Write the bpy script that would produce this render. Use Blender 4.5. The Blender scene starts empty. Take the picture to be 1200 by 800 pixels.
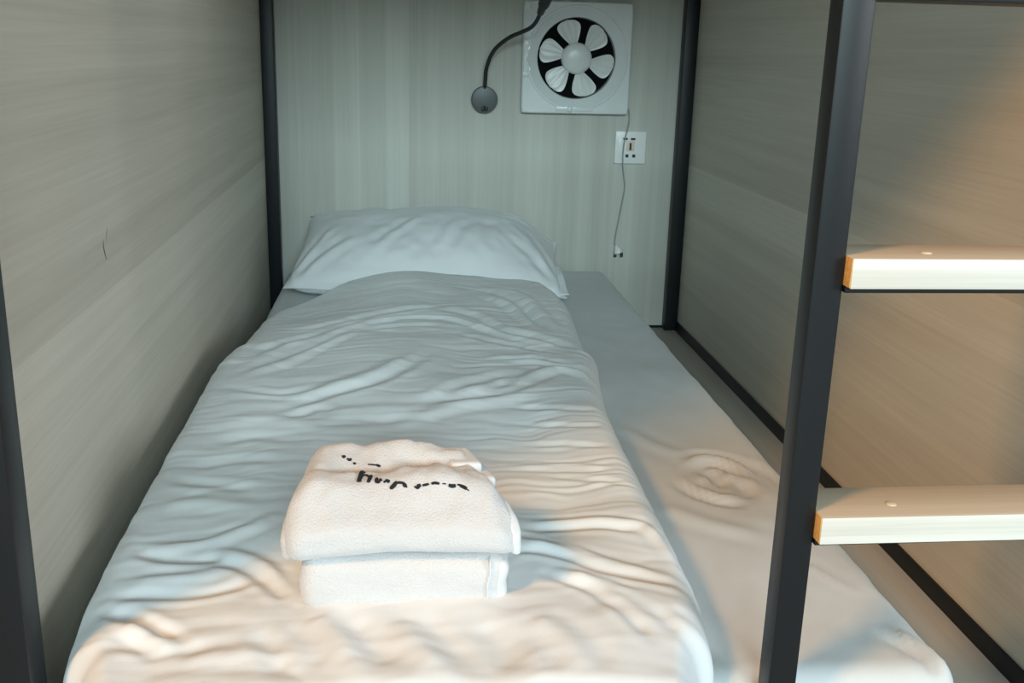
import bpy, math, random
import numpy as np
from mathutils import Vector, Matrix

random.seed(4)
SC = bpy.context.scene
COL = SC.collection
# Bunk coordinates: x right, y deep into the bunk, z measured from eye height; EYE lifts everything so the floor is z = 0.
EYE = 1.212
PI = math.pi

# ------------------------------------------------------------------ materials
def new_mat(name):
    m = bpy.data.materials.new(name); m.use_nodes = True
    nt = m.node_tree; nt.nodes.clear()
    out = nt.nodes.new('ShaderNodeOutputMaterial')
    b = nt.nodes.new('ShaderNodeBsdfPrincipled')
    nt.links.new(b.outputs[0], out.inputs[0])
    return m, nt, b

def ramp(nt, stops):
    r = nt.nodes.new('ShaderNodeValToRGB')
    el = r.color_ramp.elements
    while len(el) < len(stops): el.new(0.5)
    for e, (p, c) in zip(el, stops):
        e.position = p; e.color = (*c, 1)
    return r

def simple(name, col, rough=.5, metal=0, spec=.5, noise=0, nscale=60, bump=0, bscale=400, coat=0):
    m, nt, b = new_mat(name)
    b.inputs['Roughness'].default_value = rough
    b.inputs['Metallic'].default_value = metal
    b.inputs['Specular IOR Level'].default_value = spec
    if coat: b.inputs['Coat Weight'].default_value = coat
    tc = nt.nodes.new('ShaderNodeTexCoord')
    n = nt.nodes.new('ShaderNodeTexNoise'); n.inputs['Scale'].default_value = nscale
    n.inputs['Detail'].default_value = 5
    nt.links.new(tc.outputs['Object'], n.inputs['Vector'])
    lo = tuple(c * (1 - noise) for c in col); hi = tuple(min(1, c * (1 + noise)) for c in col)
    r = ramp(nt, [(.3, lo), (.7, hi)])
    nt.links.new(n.outputs['Fac'], r.inputs['Fac'])
    nt.links.new(r.outputs['Color'], b.inputs['Base Color'])
    if bump:
        n2 = nt.nodes.new('ShaderNodeTexNoise'); n2.inputs['Scale'].default_value = bscale
        n2.inputs['Detail'].default_value = 3
        nt.links.new(tc.outputs['Object'], n2.inputs['Vector'])
        bp = nt.nodes.new('ShaderNodeBump'); bp.inputs['Strength'].default_value = bump
        bp.inputs['Distance'].default_value = .002
        nt.links.new(n2.outputs['Fac'], bp.inputs['Height'])
        nt.links.new(bp.outputs['Normal'], b.inputs['Normal'])
    return m

def laminate(name, along, across, dark, light, bandscale=9.0, rough=.55, fine=1.0, off=0.0, band=.30):
    """Wood-print laminate: strips of slightly different tone plus a fine grain running along one axis."""
    m, nt, b = new_mat(name)
    b.inputs['Roughness'].default_value = rough
    b.inputs['Specular IOR Level'].default_value = .35
    tc = nt.nodes.new('ShaderNodeTexCoord')
    sp = nt.nodes.new('ShaderNodeSeparateXYZ'); nt.links.new(tc.outputs['Object'], sp.inputs[0])
    # strips: constant along the grain
    vo = nt.nodes.new('ShaderNodeTexVoronoi'); vo.voronoi_dimensions = '1D'
    vo.inputs['Scale'].default_value = bandscale
    ad = nt.nodes.new('ShaderNodeMath'); ad.operation = 'ADD'; ad.inputs[1].default_value = 3.7 + off
    nt.links.new(sp.outputs[across], ad.inputs[0])
    nt.links.new(ad.outputs[0], vo.inputs['W'])
    def stretched(sa, sc, det):
        mp = nt.nodes.new('ShaderNodeMapping')
        s = [sc, sc, sc]; s['XYZ'.index(along)] = sa
        mp.inputs['Scale'].default_value = s
        mp.inputs['Location'].default_value = (off, off, off)
        nt.links.new(tc.outputs['Object'], mp.inputs[0])
        n = nt.nodes.new('ShaderNodeTexNoise'); n.inputs['Scale'].default_value = 1
        n.inputs['Detail'].default_value = det; n.inputs['Roughness'].default_value = .6
        nt.links.new(mp.outputs[0], n.inputs['Vector'])
        return n
    n1 = stretched(.5, 30, 3); n2 = stretched(4, 260, 4)
    def mul(sock, k):
        mm = nt.nodes.new('ShaderNodeMath'); mm.operation = 'MULTIPLY'; mm.inputs[1].default_value = k
        nt.links.new(sock, mm.inputs[0]); return mm.outputs[0]
    def add(a, c):
        mm = nt.nodes.new('ShaderNodeMath'); mm.operation = 'ADD'
        nt.links.new(a, mm.inputs[0]); nt.links.new(c, mm.inputs[1]); return mm.outputs[0]
    sc_ = nt.nodes.new('ShaderNodeSeparateColor'); nt.links.new(vo.outputs['Color'], sc_.inputs[0])
    f = add(add(mul(sc_.outputs[0], band), mul(n1.outputs['Fac'], .5)), mul(n2.outputs['Fac'], .35 * fine))
    r = ramp(nt, [(.28, dark), (.85, light)])
    nt.links.new(f, r.inputs['Fac'])
    nt.links.new(r.outputs['Color'], b.inputs['Base Color'])
    bp = nt.nodes.new('ShaderNodeBump'); bp.inputs['Strength'].default_value = .08
    bp.inputs['Distance'].default_value = .001
    nt.links.new(n2.outputs['Fac'], bp.inputs['Height'])
    nt.links.new(bp.outputs['Normal'], b.inputs['Normal'])
    return m

def cloth(name, col, bump=.25, bscale=900, sheen=.25, rough=.85):
    m = simple(name, col, rough, spec=.2, noise=.025, nscale=9, bump=bump, bscale=bscale)
    b = [n for n in m.node_tree.nodes if n.type == 'BSDF_PRINCIPLED'][0]
    b.inputs['Sheen Weight'].default_value = sheen
    return m

M = {}
M['wall_side'] = laminate('ash_laminate_horizontal', 'Y', 'Z', (.48, .455, .385), (.72, .695, .61), 9)
M['wall_end'] = laminate('ash_laminate_vertical', 'Z', 'X', (.43, .43, .385), (.66, .67, .61), 14, fine=.7, off=5, band=.22)
M['deck'] = laminate('deck_laminate', 'Y', 'X', (.40, .365, .32), (.58, .54, .48), 6, off=2)
M['under'] = laminate('pale_underside_board', 'Y', 'X', (.60, .60, .56), (.75, .75, .70), 6, off=7)  # unseen underside, made pale to bounce light down into the bunk
M['step_top'] = laminate('step_board_top', 'X', 'Y', (.56, .45, .33), (.74, .62, .48), 14, off=9)
M['step_edge'] = laminate('step_white_edge', 'X', 'Z', (.50, .50, .45), (.78, .78, .72), 60, rough=.5, fine=1.6)
M['raw_end'] = simple('raw_board_end', (.72, .40, .12), .8, noise=.18, nscale=220)
M['metal'] = simple('black_powder_coat', (.006, .008, .010), .38, spec=.40, noise=.1, nscale=300, bump=.08, bscale=1500)
M['screw'] = simple('plug_cap', (.75, .62, .44), .5, noise=.05)
M['sheet'] = cloth('sheet_cotton', (.66, .69, .70), .2, 1200, .1)
M['duvet'] = cloth('duvet_cotton', (.80, .83, .845), .15, 1000, .15)
M['pillow'] = cloth('pillow_cotton', (.80, .83, .85), .12, 1000, .15)
M['towel'] = cloth('towel_terry', (.64, .635, .64), .7, 520, .4, .95)
M['hem'] = cloth('towel_hem_weave', (.72, .74, .76), .4, 1500, .2, .8)
M['ink'] = simple('black_towel_print', (.012, .012, .016), .9, noise=.1)
M['white'] = simple('white_gloss_plastic', (.74, .78, .78), .22, spec=.5, noise=.02, nscale=20, bump=.03, bscale=60)
M['blade'] = simple('pale_blade_plastic', (.74, .77, .75), .3, noise=.03, nscale=40)
M['dark'] = simple('black_shutter_plastic', (.006, .007, .007), .95, spec=.1, noise=.1)
M['lamp'] = simple('black_rubber', (.016, .018, .02), .45, noise=.1)
M['lampbase'] = simple('grey_lamp_base', (.085, .098, .10), .4, noise=.06, nscale=200)
M['plate'] = simple('socket_plastic', (.80, .82, .80), .3, noise=.02)
M['core'] = simple('socket_warm_core', (.74, .60, .50), .5, noise=.12, nscale=150)
M['slot'] = simple('socket_slot', (.03, .03, .03), .6, noise=.1)
M['cord'] = simple('grey_cord', (.34, .36, .35), .5, noise=.05)
M['pin'] = simple('brass_pin', (.10, .09, .08), .35, metal=.6, noise=.05)
M['floor'] = simple('grey_vinyl_floor', (.33, .32, .30), .6, noise=.12, nscale=6)
M['scuff'] = simple('dark_scuff', (.10, .085, .07), .8, noise=.2)

# ------------------------------------------------------------------ mesh helpers
class MB:
    """collects geometry in bunk coordinates"""
    def __init__(s): s.v = []; s.f = []; s.n = 0
    def add(s, verts, faces):
        s.v.append(np.asarray(verts, float).reshape(-1, 3))
        s.f += [tuple(int(i) + s.n for i in f) for f in faces]
        s.n += len(s.v[-1]); return s
    def tube(s, pts, r, n=10, caps=True):
        pts = np.asarray(pts, float); rs = np.full(len(pts), r) if np.isscalar(r) else np.asarray(r, float)
        V = []; F = []; up = None
        for i, p in enumerate(pts):
            t = pts[min(i + 1, len(pts) - 1)] - pts[max(i - 1, 0)]; t /= np.linalg.norm(t)
            if up is None:
                up = np.array([0, 0, 1.]) if abs(t[2]) < .9 else np.array([1., 0, 0])
            a = np.cross(t, up); a /= np.linalg.norm(a); b = np.cross(a, t); up = b
            for k in range(n):
                q = 2 * PI * k / n
                V.append(p + rs[i] * (math.cos(q) * a + math.sin(q) * b))
        for i in range(len(pts) - 1):
            for k in range(n):
                k2 = (k + 1) % n
                F.append((i*n+k, i*n+k2, (i+1)*n+k2, (i+1)*n+k))
        if caps:
            F.append(tuple(range(n))[::-1]); F.append(tuple((len(pts)-1)*n + k for k in range(n)))
        return s.add(V, F)
    def lathe(s, c, prof, n=48, axis='y', closed=True):
        """prof: (radius, height); height runs towards -y (out of the end wall) for axis 'y', towards +z for 'z'"""
        V = []; F = []
        for (r, h) in prof:
            for k in range(n):
                q = 2 * PI * k / n; a, b = r * math.cos(q), r * math.sin(q)
                V.append((c[0]+a, c[1]-h, c[2]+b) if axis == 'y' else (c[0]+a, c[1]+b, c[2]+h))
        for i in range(len(prof) - 1):
            for k in range(n):
                k2 = (k+1) % n
                F.append((i*n+k, i*n+k2, (i+1)*n+k2, (i+1)*n+k))
        if closed:
            F.append(tuple(range(n))[::-1]); m = (len(prof)-1)*n; F.append(tuple(m+k for k in range(n)))
        return s.add(V, F)
    def box(s, x0, x1, y0, y1, z0, z1, r=0.0, seg=2):
        bm = bmesh.new()
        bmesh.ops.create_cube(bm, size=1)
        for v in bm.verts:
            v.co = Vector(((x0+x1)/2 + v.co.x*(x1-x0), (y0+y1)/2 + v.co.y*(y1-y0), (z0+z1)/2 + v.co.z*(z1-z0)))
        if r: bmesh.ops.bevel(bm, geom=bm.edges[:], offset=r, segments=seg, profile=.5, affect='EDGES')
        bm.verts.index_update()
        s.add([v.co[:] for v in bm.verts], [[v.index for v in f.verts] for f in bm.faces]); bm.free(); return s
    def arrays(s): return np.concatenate(s.v), s.f

import bmesh

def obj(name, mb, mat, parent=None, smooth=True, angle=40):
    V, F = mb.arrays() if isinstance(mb, MB) else mb
    V = np.array(V, float) + np.array([0, 0, EYE])
    if parent is not None: loc = np.array(world_loc(parent))
    else: loc = np.array([(V[:, 0].min()+V[:, 0].max())/2, (V[:, 1].min()+V[:, 1].max())/2, V[:, 2].min()])
    me = bpy.data.meshes.new(name)
    me.from_pydata((V - loc).tolist(), [], F); me.update()
    bm = bmesh.new(); bm.from_mesh(me); bmesh.ops.recalc_face_normals(bm, faces=bm.faces[:]); bm.to_mesh(me); bm.free()
    me.materials.append(mat)
    if smooth:
        me.shade_smooth() if hasattr(me, 'shade_smooth') else None
        me.set_sharp_from_angle(angle=math.radians(angle))
    o = bpy.data.objects.new(name, me); COL.objects.link(o)
    if parent is not None: o.parent = parent
    else: o.location = loc
    return o

def world_loc(o):
    l = Vector((0, 0, 0))
    while o is not None: l += o.location; o = o.parent
    return l

def thing(name, label, cat, loc):
    o = bpy.data.objects.new(name, None); COL.objects.link(o)
    o.empty_display_size = .05
    o.location = (loc[0], loc[1], loc[2] + EYE)
    o['label'] = label; o['category'] = cat
    return o

def tag(o, label, cat, group=None):
    o['label'] = label; o['category'] = cat
    if group: o['group'] = group
    return o

def struct(name, mb, mat):
    o = obj(name, mb, mat, smooth=False); o['kind'] = 'structure'; return o

def grid_faces(nu, nv, flip=False):
    i, j = np.meshgrid(np.arange(nu-1), np.arange(nv-1), indexing='ij')
    a = (i*nv + j).ravel(); q = np.stack([a, a+nv, a+nv+1, a+1], 1)
    if flip: q = q[:, ::-1]
    return q.tolist()

def closed_sheet(top, bot):
    """two grids (nu,nv,3) sharing their border outline -> closed mesh"""
    nu, nv = top.shape[:2]
    V = np.concatenate([top.reshape(-1, 3), bot.reshape(-1, 3)])
    F = grid_faces(nu, nv) + [[q + nu*nv for q in f] for f in grid_faces(nu, nv, True)]
    N = nu*nv
    rim = [(i, 0) for i in range(nu)] + [(nu-1, j) for j in range(1, nv)] + [(i, nv-1) for i in range(nu-2, -1, -1)] + [(0, j) for j in range(nv-2, 0, -1)]
    ids = [i*nv + j for i, j in rim]
    for a, b in zip(ids, ids[1:] + ids[:1]): F.append((b, a, a+N, b+N))
    return V, F

# smooth random field, vectorised
def vnoise(x, y, seed=0):
    xi = np.floor(x).astype(int); yi = np.floor(y).astype(int); fx = x - xi; fy = y - yi
    def h(a, b):
        n = (a * 374761393 + b * 668265263 + seed * 974634777) & 0xffffffff
        n = ((n ^ (n >> 13)) * 1274126177) & 0xffffffff
        return ((n ^ (n >> 16)) & 0xffff) / 65535.0 * 2 - 1
    sx = fx*fx*fx*(fx*(fx*6-15)+10); sy = fy*fy*fy*(fy*(fy*6-15)+10)
    a = h(xi, yi)*(1-sx) + h(xi+1, yi)*sx; b = h(xi, yi+1)*(1-sx) + h(xi+1, yi+1)*sx
    return a*(1-sy) + b*sy

def fbm(x, y, seed=0, octs=3):
    t = 0; a = 1
    for o in range(octs): t = t + a*vnoise(x*2**o, y*2**o, seed+o*7); a *= .5
    return t

def sstep(a, b, x):
    t = np.clip((x-a)/(b-a), 0, 1); return t*t*(3-2*t)

def catmull(pts, n=10):
    P = np.asarray(pts, float); P = np.vstack([2*P[0]-P[1], P, 2*P[-1]-P[-2]]); out = []
    for i in range(1, len(P)-2):
        for t in np.arange(n)/n:
            out.append(.5*((2*P[i]) + (-P[i-1]+P[i+1])*t + (2*P[i-1]-5*P[i]+4*P[i+1]-P[i+2])*t*t + (-P[i-1]+3*P[i]-3*P[i+1]+P[i+2])*t**3))
    out.append(P[-2]); return np.array(out)

def add_folds(X, Y, Z, folds, gain=1.0, wide=1.0):
    """press valleys and raise ridges along curves lying on the cloth: (height mm, width mm, points)"""
    for a, w, pts in folds:
        C = catmull(pts, 8); a = a/1000*gain; w = w/1000*wide
        m = (X > C[:, 0].min()-3*w) & (X < C[:, 0].max()+3*w) & (Y > C[:, 1].min()-3*w) & (Y < C[:, 1].max()+3*w)
        if not m.any(): continue
        x = X[m]; y = Y[m]; best = np.full(x.shape, 9.); tt = np.zeros(x.shape)
        for i in range(len(C)-1):
            d = C[i+1]-C[i]; L = d@d + 1e-12
            t = np.clip(((x-C[i, 0])*d[0] + (y-C[i, 1])*d[1])/L, 0, 1)
            q = np.hypot(x-C[i, 0]-t*d[0], y-C[i, 1]-t*d[1])
            u = q < best; best[u] = q[u]; tt[u] = (i + t[u])/(len(C)-1)
        tap = np.clip(np.minimum(tt, 1-tt)*5, 0, 1); tap = .25 + .75*tap*tap*(3-2*tap)
        g = best/w
        Z[m] += a*tap*(np.exp(-g*g) - .35*np.exp(-((g-1.9)/.8)**2))
    return Z

def rounded_box(x0, x1, y0, y1, z0, z1, r, step):
    """a soft slab with a dense even grid; returns verts, faces"""
    h = np.array([x1-x0, y1-y0, z1-z0])/2; c = np.array([x1+x0, y1+y0, z1+z0])/2
    n = [max(4, int(round(2*q/step))) for q in h]
    key = {}; V = []; F = []
    for ax in range(3):
        u, w = (ax+1) % 3, (ax+2) % 3
        for sgn in (0, n[ax]):
            for i in range(n[u]):
                for j in range(n[w]):
                    q = []
                    for di, dj in ((0, 0), (1, 0), (1, 1), (0, 1)):
                        k = [0, 0, 0]; k[ax] = sgn; k[u] = i+di; k[w] = j+dj; k = tuple(k)
                        if k not in key: key[k] = len(V); V.append([k[a]/n[a]*2-1 for a in range(3)])
                        q.append(key[k])
                    F.append(q if sgn else q[::-1])
    P = np.array(V)*h
    inner = np.clip(P, -(h-np.minimum(r, h*.999)), h-np.minimum(r, h*.999)); d = P-inner
    L = np.linalg.norm(d, axis=1, keepdims=True)
    P = inner + d/np.maximum(L, 1e-9)*np.minimum(L, 1e9)*np.where(L > 0, np.minimum(r, h.min())/np.maximum(L, 1e-9), 0)
    return P + c, F

# ------------------------------------------------------------------ the setting
b = MB().box(-4, 4, -4, 4, -EYE-.05, -EYE); struct('floor', b, M['floor'])
b = MB().box(-.384, -.366, .8885, 2.9, -.83, 1.0); wl = struct('wall_left', b, M['wall_side'])
b = MB().box(.806, .824, .8885, 2.9, -.83, 1.0); struct('wall_right', b, M['wall_side'])
b = MB().box(-.384, .824, 2.9, 2.918, -.83, 1.0); struct('wall_back', b, M['wall_end'])
s = MB().tube([(-.3662, 1.303, -.243), (-.3658, 1.300, -.252), (-.3658, 1.303, -.260), (-.3658, 1.309, -.270)], [.0004, .0007, .0008, .0003], 6)
s.tube([(-.3662, 1.325, -.232), (-.3659, 1.318, -.240), (-.3662, 1.312, -.247)], .0004, 6)
obj('scratch', s, M['scuff'], wl)

# ------------------------------------------------------------------ bunk bed frame
bed = thing('bunk_bed', 'black steel bunk frame with a grey-brown board base around the mattress', 'bed', (.21, 1.875, -EYE))
R_ = .003
for (x0, x1, y0, y1) in ((-.373, -.333, .848, .888), (-.371, -.332, 2.862, 2.8995), (.768, .8055, 2.862, 2.8995), (.768, .8055, .848, .888)):
    obj('post', MB().box(x0, x1, y0, y1, -EYE, 1.0, R_), M['metal'], bed)
obj('deck_board', MB().box(-.3655, .8, .889, 2.8945, -.812, -.792, .001), M['deck'], bed)
for (x0, x1, z0, z1) in ((-.3655, -.358, -.835, -.764), (.8, .8058, -.835, -.764)):
    obj('side_rail', MB().box(x0, x1, .8885, 2.8615, z0, z1, .0015), M['metal'], bed)
obj('end_rail', MB().box(-.3315, .7675, 2.8945, 2.8998, -.835, -.7855, .001), M['metal'], bed)
obj('front_rail', MB().box(-.3325, .7675, .848, .888, -.85, -.812, R_), M['metal'], bed)
obj('upper_deck_board', MB().box(-.3655, .8055, .889, 2.8995, .49, .51, .001), M['under'], bed)
obj('upper_rail', MB().box(-.3325, .7675, .848, .888, .46, .51, R_), M['metal'], bed)

# ------------------------------------------------------------------ ladder
lad = thing('ladder', 'black ladder upright with pale wooden steps on the right of the bunk opening', 'ladder', (.37, .859, -EYE))
obj('upright', MB().box(.3555, .3838, .8455, .8735, -EYE, 1.0, .002), M['metal'], lad)
for zt in (-.167, -.410, .077):
    st = obj('step', MB().box(.3845, .766, .8345, .9, zt-.0265, zt, .0012), M['step_top'], lad)
    obj('edge_strip', MB().box(.3848, .766, .8328, .8347, zt-.0268, zt-.0003, .0004), M['step_edge'], st)
    obj('raw_end', MB().box(.3840, .3852, .8336, .8995, zt-.0262, zt-.0006, .0003), M['raw_end'], st)
    obj('support_bar', MB().box(.3842, .767, .842, .898, zt-.0325, zt-.0268, .0008), M['metal'], st)
    for sx in (.4635, .70):
        obj('screw_cap', MB().lathe((sx, .860, zt-.001), [(.0001, .0022), (.0035, .0022), (.0048, .0016), (.0052, .0005), (.0052, 0)], 20, 'z'), M['screw'], st)

# ------------------------------------------------------------------ mattress with its fitted sheet
V, F = rounded_box(-.318, .586, .882, 2.886, -.792, -.615, .03, .0085)
x, y = V[:, 0].copy(), V[:, 1].copy(); up = sstep(-.66, -.616, V[:, 2])
dz = .0018*fbm(x*6, y*4, 3) + .0008*fbm(x*30, y*12, 4)
# a crumpled ring where someone leaned on the sheet, and pulls at the right-hand corner
def arc(cx, cy, rx, ry, a0, a1, n=7):
    return [(cx+rx*math.cos(a), cy+ry*math.sin(a)) for a in np.radians(np.linspace(a0, a1, n))]
ring = [(6, 9, arc(.475, 1.395, .05, .075, -10, 130)), (-4, 8, arc(.475, 1.395, .066, .098, 0, 120)),
        (-4, 9, arc(.475, 1.395, .035, .05, 20, 140)), (5, 10, arc(.47, 1.395, .05, .07, 170, 290)),
        (-4, 9, arc(.47, 1.39, .062, .085, 190, 280)), (-6, 11, [(.455, 1.43), (.472, 1.40), (.462, 1.36)]),
        (5, 10, [(.438, 1.40), (.452, 1.375), (.455, 1.35)]), (-5, 12, [(.492, 1.375), (.502, 1.35), (.495, 1.325)]),
        (4, 9, [(.478, 1.405), (.505, 1.39), (.522, 1.36)]), (3, 7, [(.552, 1.47), (.566, 1.42), (.572, 1.36)]),
        (-3, 7, [(.543, 1.46), (.557, 1.41), (.562, 1.36)]), (3, 7, [(.50, 1.13), (.52, 1.09), (.535, 1.05)]),
        (4, 8, [(.545, .97), (.565, .93), (.575, .89)]), (-4, 8, [(.53, .96), (.55, .92), (.56, .89)]),
        (3, 14, [(.36, 1.62), (.40, 1.54), (.44, 1.48)]), (3, 16, [(.36, 1.30), (.40, 1.25), (.48, 1.20)])]
dz = add_folds(x, y, dz, ring, 1.05)
V[:, 2] += dz*up
V[:, 0] += .0016*fbm(y*14, V[:, 2]*20, 9)*(np.abs(x-.134) > .43)
mat_o = tag(obj('mattress', (V, F), M['sheet'], angle=180), 'single mattress in a plain grey-white fitted sheet lying on the bunk boards', 'mattress')

# ------------------------------------------------------------------ pillow
def interp(x, pts):
    p = np.array(pts, float); return np.interp(x, p[:, 0], p[:, 1])
nu, nv = 150, 110
u = np.sin(np.linspace(-1, 1, nu)*PI/2)*.55 + np.linspace(-1, 1, nu)*.45; v = np.sin(np.linspace(-1, 1, nv)*PI/2)*.55 + np.linspace(-1, 1, nv)*.45
U, W = np.meshgrid(u, v, indexing='ij')
HW, HD = .345, .215
PX = HW*U*(1-.045*(1-W**2)); PY = HD*W*(1-.05*(1-U**2))
env = ((1-np.abs(U)**2.6)*(1-np.abs(W)**2.3))
TH = .098*np.clip(env, 0, 1)**.52
TH += .006*fbm(PX*9, PY*9, 21)*np.clip(env*3, 0, 1)
PF = [(-5, 12, [(.10, -.02), (.075, -.08), (.06, -.13)]), (5, 12, [(.08, .0), (.05, -.06), (.04, -.11)]),
      (-6, 12, [(-.315, -.19), (-.27, -.13), (-.21, -.05)]), (6, 13, [(-.30, -.195), (-.24, -.13), (-.17, -.07)]),
      (-5, 11, [(-.325, -.17), (-.30, -.08), (-.27, .0)]), (6, 10, [(-.322, -.18), (-.287, -.10), (-.24, .0)]),
      (-6, 12, [(.315, -.18), (.26, -.11), (.19, -.03)]), (6, 12, [(.325, -.17), (.28, -.08), (.22, .02)]),
      (-6, 10, [(.325, -.165), (.295, -.05), (.25, .06)]), (5, 10, [(.32, .18), (.26, .12), (.18, .08)]),
      (-5, 10, [(.31, .19), (.24, .14), (.16, .12)]), (-5, 12, [(-.31, .19), (-.25, .12), (-.2, .06)]),
      (5, 12, [(-.02, .02), (-.08, -.06), (-.12, -.12)]), (-4, 12, [(-.05, .03), (-.10, -.04), (-.15, -.11)]),
      (-4, 14, [(.16, .03), (.15, -.05), (.16, -.12)]), (4, 14, [(-.1, .14), (.05, .15), (.2, .12)])]
TH = add_folds(PX, PY, TH, PF, .6)*np.clip(env*30, 0, 1)
def pillow_xf(P):
    pitch = math.radians(15); yaw = math.radians(-5)
    x, y, z = P[..., 0], P[..., 1], P[..., 2]
    y2 = y*math.cos(pitch) - z*math.sin(pitch); z2 = y*math.sin(pitch) + z*math.cos(pitch)
    x3 = x*math.cos(yaw) - y2*math.sin(yaw); y3 = x*math.sin(yaw) + y2*math.cos(yaw)
    return np.stack([x3 + .073, y3 + 2.672, z2 - .531], -1)
seam = .004*np.sin(U*5)*1
top = pillow_xf(np.stack([PX, PY, TH*1.0 + seam], -1)); bot = pillow_xf(np.stack([PX, PY, -TH*.85 + seam], -1))
def drop(u, w): return .05*sstep(.62, 1, u)*sstep(-.6, .9, w)
for G in (top, bot):
    G[..., 2] -= drop(U, W)
    G[..., 2] = np.maximum(G[..., 2], -.6125 + .0*G[..., 0]); G[..., 1] = np.minimum(G[..., 1], 2.897)
pil = tag(obj('pillow', closed_sheet(top, bot), M['pillow'], angle=180), 'plump white pillow in a cotton case leaning on the headboard wall', 'pillow')
# open end of the case: a double hem sticking out at the right
hv = np.linspace(-.97, -.1, 60); hw = np.linspace(0, 1, 7)
A, B = np.meshgrid(hv, hw, indexing='ij')
def hem_sheet(off, ln):
    hx = HW*(1-.045*(1-A**2)) - .012 + B*ln; hy = HD*A*.985 + .004*B*fbm(A*3, B, 5)
    hz = off + .003*np.sin(A*9)*B + .004*np.sin(5.)
    lo = pillow_xf(np.stack([hx, hy, hz - .0012 + 0*A], -1)); hi = pillow_xf(np.stack([hx, hy, hz + .0012 + 0*A], -1))
    for G in (lo, hi): G[..., 2] -= drop(A*0+.97, A); G[..., 2] = np.maximum(G[..., 2], -.611)
    return closed_sheet(hi, lo)
for off, ln in ((.004, .024), (-.006, .019)):
    obj('case_hem', hem_sheet(off, ln), M['pillow'], pil, angle=180)

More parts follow.
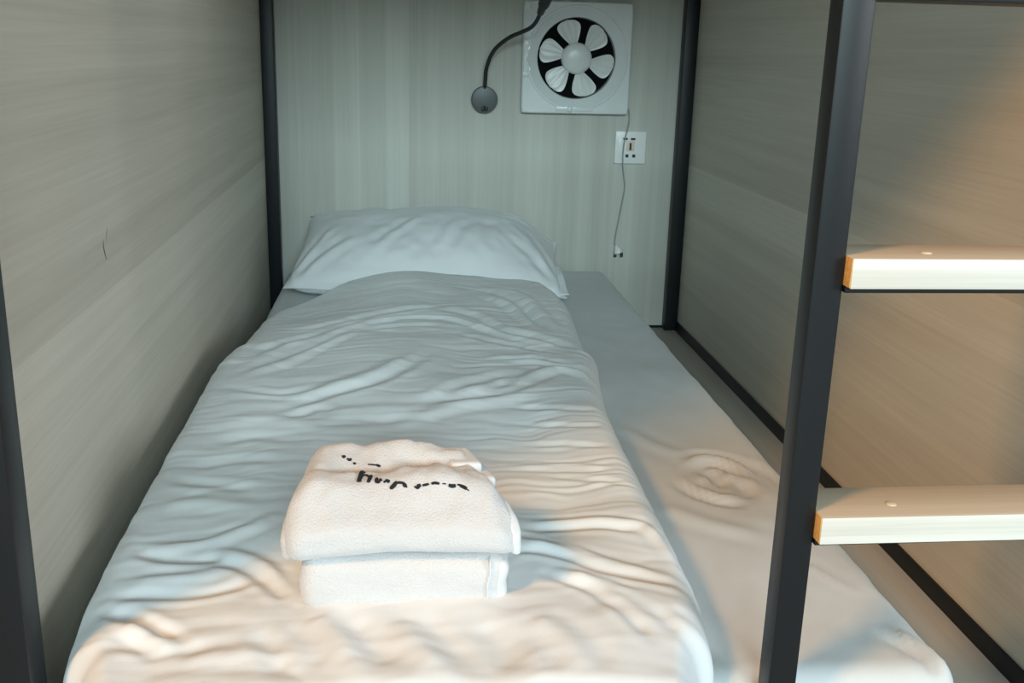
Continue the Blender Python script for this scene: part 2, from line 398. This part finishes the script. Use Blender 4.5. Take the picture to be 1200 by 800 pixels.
# ------------------------------------------------------------------ duvet
FOLDS = [
    (-5, 9, [(-0.243,1.986),(-0.193,1.98),(-0.12,2.018),(-0.037,2.093),(0.053,2.136),(0.108,2.151)]),
    (7, 8, [(-0.147,1.918),(-0.093,1.973),(-0.053,2.024),(-0.001,2.058),(0.051,2.058),(0.103,2.037),(0.167,1.965)]),
    (-5, 9, [(-0.114,1.906),(-0.051,1.967),(0.015,1.998),(0.099,1.972)]),
    (5, 10, [(-0.265,1.656),(-0.207,1.735),(-0.169,1.796),(-0.114,1.894),(-0.068,1.979)]),
    (-4, 9, [(-0.265,1.698),(-0.212,1.781),(-0.158,1.849),(-0.084,1.954)]),
    (4, 8, [(-0.258,1.766),(-0.204,1.85),(-0.147,1.912)]),
    (-4, 8, [(-0.261,1.813),(-0.208,1.884),(-0.152,1.942)]),
    (-4, 9, [(-0.276,1.604),(-0.203,1.577),(-0.164,1.585),(-0.132,1.601)]),
    (-6, 11, [(-0.177,1.513),(-0.122,1.555),(-0.057,1.603),(-0.001,1.683),(0.053,1.803)]),
    (5, 14, [(-0.161,1.556),(-0.098,1.609),(-0.044,1.661),(0.014,1.757)]),
    (-4, 9, [(-0.178,1.465),(-0.13,1.497),(-0.102,1.488)]),
    (4, 16, [(-0.261,1.446),(-0.204,1.473),(-0.151,1.443),(-0.087,1.406)]),
    (-4, 12, [(-0.262,1.379),(-0.207,1.403),(-0.144,1.375)]),
    (6, 10, [(0.179,2.237),(0.236,2.144),(0.268,1.997)]),
    (-6, 9, [(0.135,2.302),(0.191,2.278),(0.25,2.182),(0.272,2.058),(0.288,1.977)]),
    (5, 9, [(0.176,2.337),(0.265,2.237),(0.301,2.072),(0.314,1.977)]),
    (-7, 11, [(0.053,2.129),(0.14,2.079),(0.201,1.965),(0.279,1.909),(0.337,1.838)]),
    (5, 9, [(0.086,2.072),(0.152,1.991),(0.213,1.915),(0.304,1.855)]),
    (-4, 8, [(0.098,1.941),(0.161,1.892),(0.223,1.862),(0.305,1.81)]),
    (-4, 7, [(0.144,1.775),(0.231,1.79),(0.302,1.757)]),
    (-5, 8, [(0.102,1.72),(0.179,1.738),(0.243,1.758),(0.301,1.731)]),
    (9, 10, [(0.143,1.573),(0.181,1.611),(0.234,1.688),(0.268,1.722),(0.305,1.711),(0.328,1.672)]),
    (-6, 12, [(0.012,1.519),(0.079,1.541),(0.15,1.581),(0.214,1.651),(0.255,1.683)]),
    (-5, 11, [(0.038,1.519),(0.126,1.634),(0.196,1.679)]),
    (5, 12, [(-0.001,1.438),(0.091,1.509),(0.161,1.547),(0.238,1.609)]),
    (-4, 8, [(0.171,1.515),(0.237,1.505),(0.309,1.491)]),
    (-3, 6, [(0.177,1.443),(0.239,1.43),(0.304,1.417)]),
    (-3, 6, [(0.18,1.364),(0.24,1.355),(0.293,1.34)]),
    (3, 6, [(0.147,1.278),(0.217,1.281),(0.283,1.261)]),
    (-3, 6, [(0.188,1.242),(0.253,1.223),(0.294,1.205)]),
    (6, 7, [(0.138,1.1),(0.179,1.102),(0.231,1.104),(0.275,1.093),(0.293,1.072),(0.302,1.034),(0.304,0.988)]),
    (-4, 7, [(0.147,1.086),(0.228,1.089),(0.271,1.076)]),
    (-6, 9, [(0.117,1.033),(0.157,1.015),(0.209,0.984),(0.252,0.967),(0.294,0.95)]),
    (5, 9, [(0.133,1.053),(0.178,1.026),(0.231,1.0),(0.282,0.974)]),
    (-4, 8, [(0.126,1.078),(0.17,1.034),(0.204,1.009)]),
    (-6, 9, [(0.151,0.965),(0.191,0.936),(0.221,0.885),(0.234,0.851)]),
    (-5, 9, [(0.194,0.95),(0.24,0.913),(0.27,0.859)]),
    (5, 10, [(0.169,0.969),(0.218,0.938),(0.26,0.886)]),
    (-7, 11, [(-0.287,1.066),(-0.26,1.045),(-0.218,1.039),(-0.195,1.051)]),
    (6, 11, [(-0.275,1.073),(-0.22,1.075),(-0.176,1.1),(-0.151,1.127)]),
    (-6, 9, [(-0.213,1.038),(-0.164,1.009),(-0.135,0.972),(-0.117,0.94)]),
    (5, 9, [(-0.208,1.06),(-0.157,1.028),(-0.126,0.985)]),
    (-6, 10, [(-0.296,0.962),(-0.25,0.963),(-0.192,0.965),(-0.148,0.99)]),
    (5, 12, [(-0.282,0.989),(-0.232,0.995),(-0.181,1.007)]),
    (-8, 11, [(-0.287,0.939),(-0.25,0.908),(-0.212,0.878)]),
    (9, 11, [(-0.262,0.906),(-0.237,0.885),(-0.207,0.855)]),
    (-5, 12, [(-0.291,0.858),(-0.252,0.869),(-0.204,0.858),(-0.165,0.85)]),
    (6, 14, [(-0.203,0.849),(-0.148,0.841),(-0.094,0.837)]),
    (8, 16, [(-0.084,0.903),(-0.065,0.865),(-0.047,0.816)]),
    (-6, 16, [(-0.051,0.894),(-0.025,0.848),(-0.013,0.807)]),
    (7, 16, [(-0.001,0.891),(0.014,0.846),(0.036,0.804)]),
    (-6, 16, [(0.072,0.879),(0.094,0.841),(0.097,0.8)]),
    (7, 16, [(0.123,0.883),(0.151,0.845),(0.166,0.796)]),
    (-5, 12, [(-0.138,0.884),(-0.118,0.847),(-0.107,0.813)]),
    (-4, 10, [(-0.296,1.262),(-0.238,1.239),(-0.181,1.205)]),
    (4, 12, [(-0.29,1.185),(-0.239,1.183),(-0.174,1.156)]),
    (-4, 10, [(-0.282,1.304),(-0.218,1.316),(-0.16,1.299)]),
    (-4, 12, [(-0.137,1.425),(-0.064,1.44),(0.011,1.445)]),
    (4, 14, [(-0.116,1.478),(-0.04,1.49),(0.037,1.48)]),
]

XR = [(.76, .275), (.80, .290), (.88, .312), (.94, .322), (1.0, .328), (1.1, .329), (1.3, .332), (1.46, .335), (1.6, .343), (1.78, .364), (1.845, .374), (1.875, .362), (2.2, .381), (2.30, .376), (2.42, .352), (2.5, .33)]
XL = [(.76, -.285), (.80, -.300), (.88, -.320), (.96, -.336), (1.1, -.346), (1.7, -.345), (1.82, -.332), (1.92, -.314), (2.15, -.303), (2.24, -.285), (2.5, -.25)]
YB = [(-1, 2.22), (-.8, 2.34), (-.55, 2.445), (-.25, 2.475), (.3, 2.49), (.75, 2.475), (1, 2.40)]
def edge_params(n_mid, n_edge, lo=.07):
    e = 1 - np.cos(np.linspace(0, 1, n_edge, endpoint=False)*PI/2)          # dense at the rim
    e = e*lo*2
    return np.concatenate([-1 + e, np.linspace(-1+2*lo, 1-2*lo, n_mid), (1 - e)[::-1]])
S = edge_params(230, 18, .05); Q = edge_params(430, 18, .02)
SS, QQ = np.meshgrid(S, Q, indexing='ij')
YBK = interp(SS, YB); YF = .738
Y = YF + (QQ*.5+.5)*(YBK-YF)
Yc = np.clip(Y, .76, 2.5)
xl, xr = interp(Yc, XL), interp(Yc, XR)
ker = np.ones(9)/9
X = xl + (SS*.5+.5)*(xr-xl)
dl = X-xl; dr = xr-X; df = Y-YF; db = YBK-Y
def roll(d, r, p=2.0):
    t = np.clip(1-d/r, 0, 1); return np.clip(1-t**p, 0, 1)**(1/p)
gl = roll(dl, .05, 2.2); gr = roll(dr, .045, 2.0); gf = roll(df, .06, 2.2); gb = roll(db, .07, 2.2)
T = .066 + .012*np.exp(-((X-.10)/.22)**2 - ((Y-2.40)/.16)**2) + .010*np.exp(-(X/.25)**2)
T -= .022*np.exp(-((X+.24)/.12)**2 - ((Y-2.2)/.22)**2)
T += .007*fbm(X*6, Y*5, 31, 2)*gl*gr
dz = np.zeros_like(X)
wx = X + .02*fbm(X*9, Y*9, 40); wy = Y + .025*fbm(X*7, Y*7, 41)
dz += .0014*(np.abs(fbm(wx*5, wy*26, 51, 2)) - .35) + .0006*fbm(wx*9, wy*60, 52, 2)
dz += .0009*fbm(wx*4, wy*95, 53, 2)*sstep(.02, .2, X)*sstep(1.0, 1.15, Y)
dz += .0022*vnoise(X*3, wy*38, 54)*np.exp(-dr/.045) + .0022*vnoise(X*3, wy*33, 55)*np.exp(-dl/.05)
dz += .0050*(np.abs(fbm(wx*8 + wy*5, wy*6 - wx*3, 57, 2)) - .3)*sstep(1.02, .9, Y)
dz = add_folds(X, Y, dz, [(f[0]*(.6 if f[2][0][1] < 1.08 else .68), f[1]*(.85 if f[2][0][1] < 1.08 else 1.15), f[2]) for f in FOLDS])
ZM = -.6125
low_l = sstep(1.95, 1.72, Y); low_f = sstep(.877, .85, Y)
base = np.full_like(X, ZM)
base = np.minimum(base, ZM - .085*low_l*sstep(-.316, -.330, X))
base = np.minimum(base, ZM - .14*low_f)
g = np.minimum(np.minimum(gl, gr), np.minimum(gf, gb))
topz = ZM + T + dz
Z = base + (topz - base)*g
Z = np.maximum(Z, base)
topg = np.stack([X, Y, Z], -1)
bz = np.minimum(Z, base + .0)
# underside: lies on the mattress, hangs beside it at the left and over the foot
botg = np.stack([X, Y, bz], -1)
duv = tag(obj('duvet', closed_sheet(topg, botg), M['duvet'], angle=180), 'rumpled white duvet spread over the mattress below the pillow', 'duvet')

# ------------------------------------------------------------------ towels
DU = lambda x, y: float(topg[np.argmin(np.abs(S - 0)), 0, 2])
def towel_noise(V, s, amp):
    V[:, 0] += amp*fbm(V[:, 1]*14 + 3, V[:, 2]*30, s); V[:, 1] += amp*fbm(V[:, 0]*14, V[:, 2]*30, s+1); V[:, 2] += amp*fbm(V[:, 0]*11, V[:, 1]*11, s+2)
    return V
def lower_shape(V):
    V = towel_noise(V, 71, .0022)
    V[:, 1] += .004*np.cos(V[:, 0]*14) - .004
    return V
V, F = rounded_box(-.102, .103, .922, 1.085, -.546, -.488, .016, .0045)
low = tag(obj('bath_towel', (lower_shape(V), F), M['towel'], angle=180), 'plain white folded towel underneath the printed one', 'towel')
V, F = rounded_box(.085, .1045, .9195, 1.078, -.545, -.4885, .014, .004)
obj('hem_band', (lower_shape(V), F), M['hem'], low, angle=180)
V, F = rounded_box(.0832, .0850, .9192, 1.05, -.544, -.489, .0009, .004)
obj('hem_seam', (lower_shape(V), F), M['hem'], low, angle=180)

def upper_shape(V):
    x, y, z = V[:, 0].copy(), V[:, 1].copy(), V[:, 2].copy()
    t = np.clip((z+.487)/.065, 0, 1)                    # 0 bottom, 1 top
    # narrower and lower towards the back, front face rounded over
    V[:, 0] = x*(1 - np.where(x > 0, .32, .11)*sstep(.91, 1.06, y))
    top = np.zeros_like(x)
    top += .010*np.exp(-((x-.025)/.055)**2 - ((y-.965)/.035)**2)          # dome at the front right
    top += .006*np.exp(-((x+.085)/.03)**2 - ((y-.955)/.05)**2)
    top -= .013*np.exp(-((x+.04)/.05)**2 - ((y-.995)/.013)**2)            # dip where the print lies
    top -= .009*np.exp(-((x-.035)/.05)**2 - ((y-1.012)/.010)**2)
    top += .007*np.exp(-((x-.0)/.09)**2 - ((y-1.040)/.016)**2)            # back fold
    top -= .020*sstep(.955, .915, y)*1.0
    top -= .012*sstep(.085, .12, x) + .010*sstep(-.095, -.12, x)
    top += .0025*fbm(x*45, y*45, 91, 2)
    V[:, 2] += top*t
    V[:, 1] += -.004*np.sin(np.clip(t, 0, 1)*PI)*(y < .95) + .003*np.cos(x*18)
    V[:, 2] -= .006*sstep(-.08, -.118, x)*(1-t) + .003*sstep(.09, .118, x)*(1-t)
    return towel_noise(V, 81, .002)
V, F = rounded_box(-.116, .114, .915, 1.068, -.4865, -.422, .022, .0036)
upt = tag(obj('printed_towel', (upper_shape(V), F), M['towel'], angle=180), 'white folded towel with black printed script lying on top of the other', 'towel')
V, F = rounded_box(.104, .1165, .915, .985, -.485, -.425, .012, .0036)
obj('hem_band', (upper_shape(V), F), M['hem'], upt, angle=180)
V, F = rounded_box(-.115, -.098, .925, 1.02, -.49, -.440, .014, .004)
V[:, 0] -= .006
obj('side_fold', (upper_shape(V), F), M['towel'], upt, angle=180)
# hem corner sticking out at the back right: two stacked thin bands
for k, (xa, xb, ya, yb, za) in enumerate(((.050, .088, .992, 1.035, -.440), (.045, .079, 1.008, 1.058, -.431))):
    V, F = rounded_box(xa, xb, ya, yb, za-.006, za+.006, .004, .003)
    V[:, 0] -= .25*(V[:, 1]-1.03)
    obj('hem_corner', (towel_noise(V, 95+k, .0015), F), M['hem'], upt, angle=180)
PRINT = [
    (0.0024, [(-0.0433, 0.9583, -0.4203), (-0.0421, 0.9657, -0.4199), (-0.041, 0.9749, -0.4192), (-0.0413, 1.0049, -0.4304)]),
    (0.0012, [(-0.0448, 0.9578, -0.4202), (-0.0421, 0.958, -0.4203), (-0.0405, 0.9586, -0.4203)]),
    (0.0012, [(-0.0416, 0.9788, -0.4198), (-0.0395, 0.9793, -0.4198), (-0.0375, 0.9766, -0.4193)]),
    (0.0012, [(-0.0408, 0.9684, -0.4197), (-0.0383, 0.971, -0.4195), (-0.0353, 0.9707, -0.4196), (-0.0331, 0.9678, -0.4195)]),
    (0.002, [(-0.031, 0.9694, -0.4196), (-0.0324, 0.9599, -0.4189), (-0.0337, 0.955, -0.4202)]),
    (0.001, [(-0.0364, 0.9704, -0.4196), (-0.0339, 0.968, -0.4195), (-0.032, 0.9633, -0.4189)]),
    (0.0018, [(-0.0248, 0.9595, -0.4181), (-0.0257, 0.9566, -0.419), (-0.0247, 0.9535, -0.4202)]),
    (0.0012, [(-0.0254, 0.9541, -0.4199), (-0.023, 0.9537, -0.4198), (-0.0216, 0.9565, -0.4185)]),
    (0.0016, [(-0.0212, 0.9576, -0.4181), (-0.0227, 0.9542, -0.4194)]),
    (0.0009, [(-0.0223, 0.9571, -0.4184), (-0.0198, 0.9554, -0.4185)]),
    (0.0012, [(-0.0184, 0.9528, -0.4196), (-0.016, 0.9539, -0.4187)]),
    (0.0014, [(-0.0164, 0.9553, -0.4182), (-0.0133, 0.9536, -0.4186), (-0.0148, 0.9521, -0.4196)]),
    (0.0022, [(-0.0053, 0.9512, -0.4186), (-0.0083, 0.9483, -0.4214), (-0.0114, 0.9464, -0.4235)]),
    (0.0012, [(-0.0123, 0.9468, -0.4233), (-0.0101, 0.9467, -0.4231)]),
    (0.0014, [(-0.0077, 0.9505, -0.4196), (-0.0035, 0.9499, -0.4188), (0.0008, 0.9485, -0.4188), (0.0039, 0.9463, -0.4204)]),
    (0.002, [(0.0015, 0.9477, -0.4194), (0.0033, 0.9456, -0.4213)]),
    (0.001, [(0.0027, 0.9457, -0.4212), (0.0049, 0.9452, -0.4216)]),
    (0.002, [(0.018, 0.9456, -0.4198), (0.0147, 0.9443, -0.4212)]),
    (0.0012, [(0.0122, 0.9449, -0.4211), (0.0149, 0.9434, -0.4221), (0.0167, 0.9438, -0.4217)]),
    (0.0013, [(0.0199, 0.945, -0.4203), (0.0227, 0.9454, -0.4197), (0.0263, 0.9456, -0.419)]),
    (0.0015, [(0.0287, 0.9455, -0.4186), (0.0324, 0.9454, -0.4179), (0.0367, 0.9447, -0.4184)]),
    (0.0007, [(0.0395, 0.9447, -0.4185), (0.0432, 0.9445, -0.4187)]),
    (0.002, [(0.0457, 0.9437, -0.4198), (0.0494, 0.9435, -0.4207), (0.0526, 0.9443, -0.4205)]),
    (0.001, [(0.0544, 0.9449, -0.42), (0.058, 0.9448, -0.4203)]),
    (0.0018, [(0.0571, 0.9445, -0.4206), (0.0613, 0.9425, -0.4219), (0.0635, 0.9411, -0.423)]),
    (0.0007, [(0.0622, 0.9417, -0.4225), (0.0658, 0.9396, -0.4244)]),
    (0.0016, [(-0.0623, 1.0234, -0.4199), (-0.0604, 1.021, -0.4209)]),
    (0.001, [(-0.0611, 1.0244, -0.4198), (-0.0596, 1.0224, -0.4205)]),
    (0.0016, [(-0.0568, 1.019, -0.4226), (-0.0546, 1.0197, -0.4227), (-0.0536, 1.021, -0.4223)]),
    (0.001, [(-0.0577, 1.0196, -0.422), (-0.056, 1.0207, -0.4218)]),
    (0.0013, [(-0.051, 1.0158, -0.4249), (-0.0483, 1.0149, -0.4254)]),
    (0.0009, [(-0.0357, 1.0139, -0.4257), (-0.0305, 1.0131, -0.4259), (-0.0253, 1.0133, -0.4267)]),
    (0.0014, [(-0.0272, 1.0133, -0.4262), (-0.0227, 1.0128, -0.4278)]),
]
ink = MB()
for wd, pts in PRINT:                                   # brush-like script strokes lying on the terry
    P = catmull(pts, 4)
    ink.tube(P, [wd*1.05*(.75 + .25*math.sin(PI*i/(len(P)-1))) for i in range(len(P))], 8)
obj('printed_lettering', ink, M['ink'], upt)


# ------------------------------------------------------------------ extractor fan on the end wall
FX, FY, FZ = .476, 2.8998, -.0285
fan = thing('extractor_fan', 'square white extractor fan with six pale blades on the headboard wall', 'fan', (FX, FY, FZ-.15))
bm = bmesh.new()
pw, ph, dp, ro = .149, .147, .026, .112
# plate with a round opening: outer square ring -> circle, front and back, then sides
def ringpts(r, n=96): return [(r*math.cos(2*PI*k/n), r*math.sin(2*PI*k/n)) for k in range(n)]
def squarepts(a, b, rad, n=96):
    out = []
    for k in range(n):
        q = 2*PI*k/n; c, s_ = math.cos(q), math.sin(q); m = max(abs(c)/a, abs(s_)/b); x, y = c/m, s_/m
        # rounded corners
        cx, cy = max(-(a-rad), min(a-rad, x)), max(-(b-rad), min(b-rad, y)); dx, dy = x-cx, y-cy; L = math.hypot(dx, dy)
        if abs(x) > a-rad and abs(y) > b-rad and L > rad: x, y = cx+dx/L*rad, cy+dy/L*rad
        out.append((x, y))
    return out
def loops(c, loop_list, closed_end=False):
    n = len(loop_list[0][0]); V = []; F = []
    for pts, h in loop_list: V += [(c[0]+p[0], c[1]-h, c[2]+p[1]) for p in pts]
    for i in range(len(loop_list)-1):
        for k in range(n):
            k2 = (k+1) % n; F.append((i*n+k, i*n+k2, (i+1)*n+k2, (i+1)*n+k))
    if closed_end: F.append(tuple(range((len(loop_list)-1)*n, len(loop_list)*n)))
    return V, F
C0 = (FX, FY, FZ)
CR = (FX-.004, FY, FZ+.004)
m = MB(); V, F = loops(C0, [(squarepts(pw, ph, .006), 0), (squarepts(pw, ph, .006), dp-.003), (squarepts(pw-.003, ph-.003, .006), dp),
    (ringpts(.140), dp), (ringpts(.138), dp+.002), (ringpts(.134), dp+.002), (ringpts(.130), dp-.001), (ringpts(.112), dp-.007), (ringpts(.108), dp-.010), (ringpts(.106), .003), (ringpts(.106), 0), (squarepts(pw, ph, .006), 0)])
m.add(V, F); obj('front_plate', m, M['white'], fan, angle=30)
m = MB().lathe((FX, FY, FZ), [(.1055, .0005), (.1055, .003), (.02, .003), (.001, .003)], 64); obj('shutter', m, M['dark'], fan)
hub = obj('hub', MB().lathe((FX, FY, FZ), [(.042, .0035), (.042, .016), (.040, .021), (.034, .0255), (.022, .0285), (.010, .0295), (.001, .0297)], 48), M['blade'], fan)
def blade(k):
    a = math.radians(104 - 60*k); n1, n2 = 26, 14
    top = np.zeros((n1, n2, 3))
    for i in range(n1):
        t = i/(n1-1); r = .036 + .068*t
        wd = (.013 + .042*math.sin(min(1, t*1.02)*PI*.56)**1.0)*math.sqrt(max(0, 1-max(0, (t-.62)/.38)**2.2))*.62 + .0004
        for j in range(n2):
            s_ = (j/(n2-1)*2-1); w = s_*wd + .006*t
            zt = .014 + s_*.0065*(1-.3*t) + .002*s_*s_ + .0007*math.sin(s_*11)
            top[i, j] = (FX + r*math.cos(a) - w*math.sin(a), FY - zt, FZ + r*math.sin(a) + w*math.cos(a))
    bot = top.copy(); bot[..., 1] += .0016
    return closed_sheet(top, bot)
for k in range(6): obj('blade', blade(k), M['blade'], fan, angle=60)
obj('latch_tab', MB().box(FX-.055, FX+.05, FY-dp-.0035, FY-dp+.002, FZ-.140, FZ-.128, .0015), M['white'], fan)
obj('catch', MB().lathe((FX-.085+.07, FY-dp+.001, FZ-.134), [(.009, 0), (.009, .004), (.006, .007), (.001, .008)], 20), M['white'], fan)
# strip of loose protective film along the left edge of the plate
n1 = 60; L = np.linspace(0, 1, n1); Wd = np.linspace(0, 1, 8); A, B = np.meshgrid(L, Wd, indexing='ij')
fx = FX-pw+.003 + B*(.014+.004*np.sin(A*17)); fz = FZ-ph*.35 + A*ph*1.30
fy = FY-dp-.0012 - .0030*np.abs(fbm(A*9, B*2, 61)) - .002*B*np.abs(np.sin(A*21))
film = np.stack([fx, fy, fz], -1); fb = film.copy(); fb[..., 1] += .0006
obj('film_strip', closed_sheet(film, fb), M['white'], fan, angle=50)
cord = catmull([(.630, 2.893, -.160), (.634, 2.895, -.183), (.632, 2.888, -.205), (.6245, 2.8845, -.235), (.6205, 2.884, -.262), (.620, 2.886, -.30), (.626, 2.892, -.34), (.632, 2.894, -.378), (.627, 2.893, -.42), (.621, 2.893, -.463), (.614, 2.893, -.51), (.6115, 2.892, -.535), (.6145, 2.890, -.548)], 8)
pc = obj('power_cord', MB().tube(cord, .0018, 8), M['cord'], fan)
pl = obj('plug', MB().tube([(.6145, 2.890, -.545), (.617, 2.889, -.551), (.6205, 2.888, -.556), (.6225, 2.887, -.566), (.6228, 2.887, -.5665)], [.003, .006, .0115, .013, .011], 16), M['plate'], pc)
for dx in (-.0085, .0095):
    obj('pin', MB().tube([(.6225+dx, 2.887, -.565), (.6225+dx*1.05, 2.887, -.578), (.6225+dx*1.05, 2.887, -.5785)], [.0042, .004, .0025], 10), M['pin'], pl)

# ------------------------------------------------------------------ wall socket
sk = thing('wall_socket', 'small white wall socket plate under the fan', 'socket', (.6415, 2.8998, -.312))
PX0, PZ0 = .6415, -.2665
obj('cover_plate', MB().box(PX0-.0445, PX0+.0445, 2.892, 2.8997, PZ0-.0455, PZ0+.0455, .003, 3), M['plate'], sk)
obj('rocker_switch', MB().box(PX0-.035, PX0-.019, 2.890, 2.8925, PZ0-.026, PZ0+.026, .0015), M['plate'], sk)
obj('socket_core', MB().box(PX0-.012, PX0+.011, 2.8907, 2.8925, PZ0-.010, PZ0+.019, .001), M['core'], sk)
for (dx, dz, w, h) in ((-.016, .024, .0065, .0028), (.006, .024, .0065, .0028), (-.0005, .003, .003, .010), (-.009, -.023, .0042, .0042), (.0105, -.023, .0042, .0042)):
    obj('socket_hole', MB().box(PX0+dx-w, PX0+dx+w, 2.8898, 2.8925, PZ0+dz-h, PZ0+dz+h, .0008), M['slot'], sk)

# ------------------------------------------------------------------ reading lamp
rl = thing('reading_lamp', 'black gooseneck reading lamp with a round grey base left of the fan', 'lamp', (.2265, 2.8998, -.18))
LX, LZ = .2265, -.1435
base = obj('base', MB().lathe((LX, 2.8998, LZ), [(.036, 0), (.036, .016), (.0345, .0195), (.031, .0205), (.001, .0205)], 48), M['lampbase'], rl)
sw = MB().box(LX-.009, LX+.009, 2.8745, 2.880, LZ-.030, LZ-.018, .002)
obj('switch', sw, M['lamp'], base)
obj('switch_lever', MB().tube([(LX, 2.876, LZ-.024), (LX-.002, 2.868, LZ-.017)], [.0028, .002], 10), M['lamp'], base)
neck = catmull([(LX, 2.884, LZ+.030), (LX+.0005, 2.878, LZ+.052), (.2285, 2.868, -.062), (.238, 2.85, -.028), (.254, 2.83, -.003), (.283, 2.80, .021), (.312, 2.775, .035), (.333, 2.755, .047), (.345, 2.735, .064), (.352, 2.715, .086)], 8)
rr = [.0052 + .0004*(i % 2) for i in range(len(neck))]
obj('gooseneck', MB().tube(neck, rr, 12), M['lamp'], rl)
e0, e1 = neck[-4], neck[-1]; d = (e1-e0)/np.linalg.norm(e1-e0)
hd = [e1 - d*.012, e1 - d*.006, e1 + d*.012, e1 + d*.020, e1 + d*.075, e1 + d*.082, e1 + d*.083]
obj('lamp_head', MB().tube(hd, [.0055, .009, .0105, .014, .017, .017, .014], 24), M['lamp'], rl)

# ------------------------------------------------------------------ light
w = bpy.data.worlds.new('room_light'); SC.world = w; w.use_nodes = True
bg = w.node_tree.nodes['Background']; bg.inputs[0].default_value = (.72, .86, .92, 1); bg.inputs[1].default_value = .24
def area(name, loc, target, size, size_y, power, col):
    l = bpy.data.lights.new(name, 'AREA'); l.shape = 'RECTANGLE'; l.size = size; l.size_y = size_y; l.energy = power; l.color = col
    o = bpy.data.objects.new(name, l); COL.objects.link(o)
    p = Vector((loc[0], loc[1], loc[2]+EYE)); t = Vector((target[0], target[1], target[2]+EYE))
    o.location = p; o.rotation_euler = (t-p).to_track_quat('-Z', 'Y').to_euler(); return o
area('daylight_window', (.1, -9, 2.95), (.1, 2, -.3), 5, 2, 880, (.72, .95, 1.0))
area('left_wall_fill', (4.5, -3.5, 1.3), (-.2, 1.4, -.2), 2, 1.4, 175, (.90, .97, 1.0))  # added fill light from the right, brightens the left wall
area('ceiling_lamp', (-2.4, -1.1, 2.4), (.5, 1.1, -.4), .6, .6, 104, (1.0, .50, .17))

# ------------------------------------------------------------------ camera
cd = bpy.data.cameras.new('camera'); cam = bpy.data.objects.new('camera', cd); COL.objects.link(cam)
cd.sensor_width = 36; cd.lens = 1208.99/1200*36; cd.clip_start = .02
Rm = Matrix(((.9943, .0026, -.1062), (-.1027, .2766, -.9555), (.0269, .9610, .2753)))
q = Rm.to_quaternion(); cam.rotation_mode = 'QUATERNION'; cam.rotation_quaternion = q
cam.location = (0, 0, EYE)
SC.camera = cam
SC.view_settings.view_transform = 'Standard'; SC.view_settings.look = 'None'
SC.view_settings.gamma = 1; SC.view_settings.use_curve_mapping = False
SC.view_settings.exposure = 0
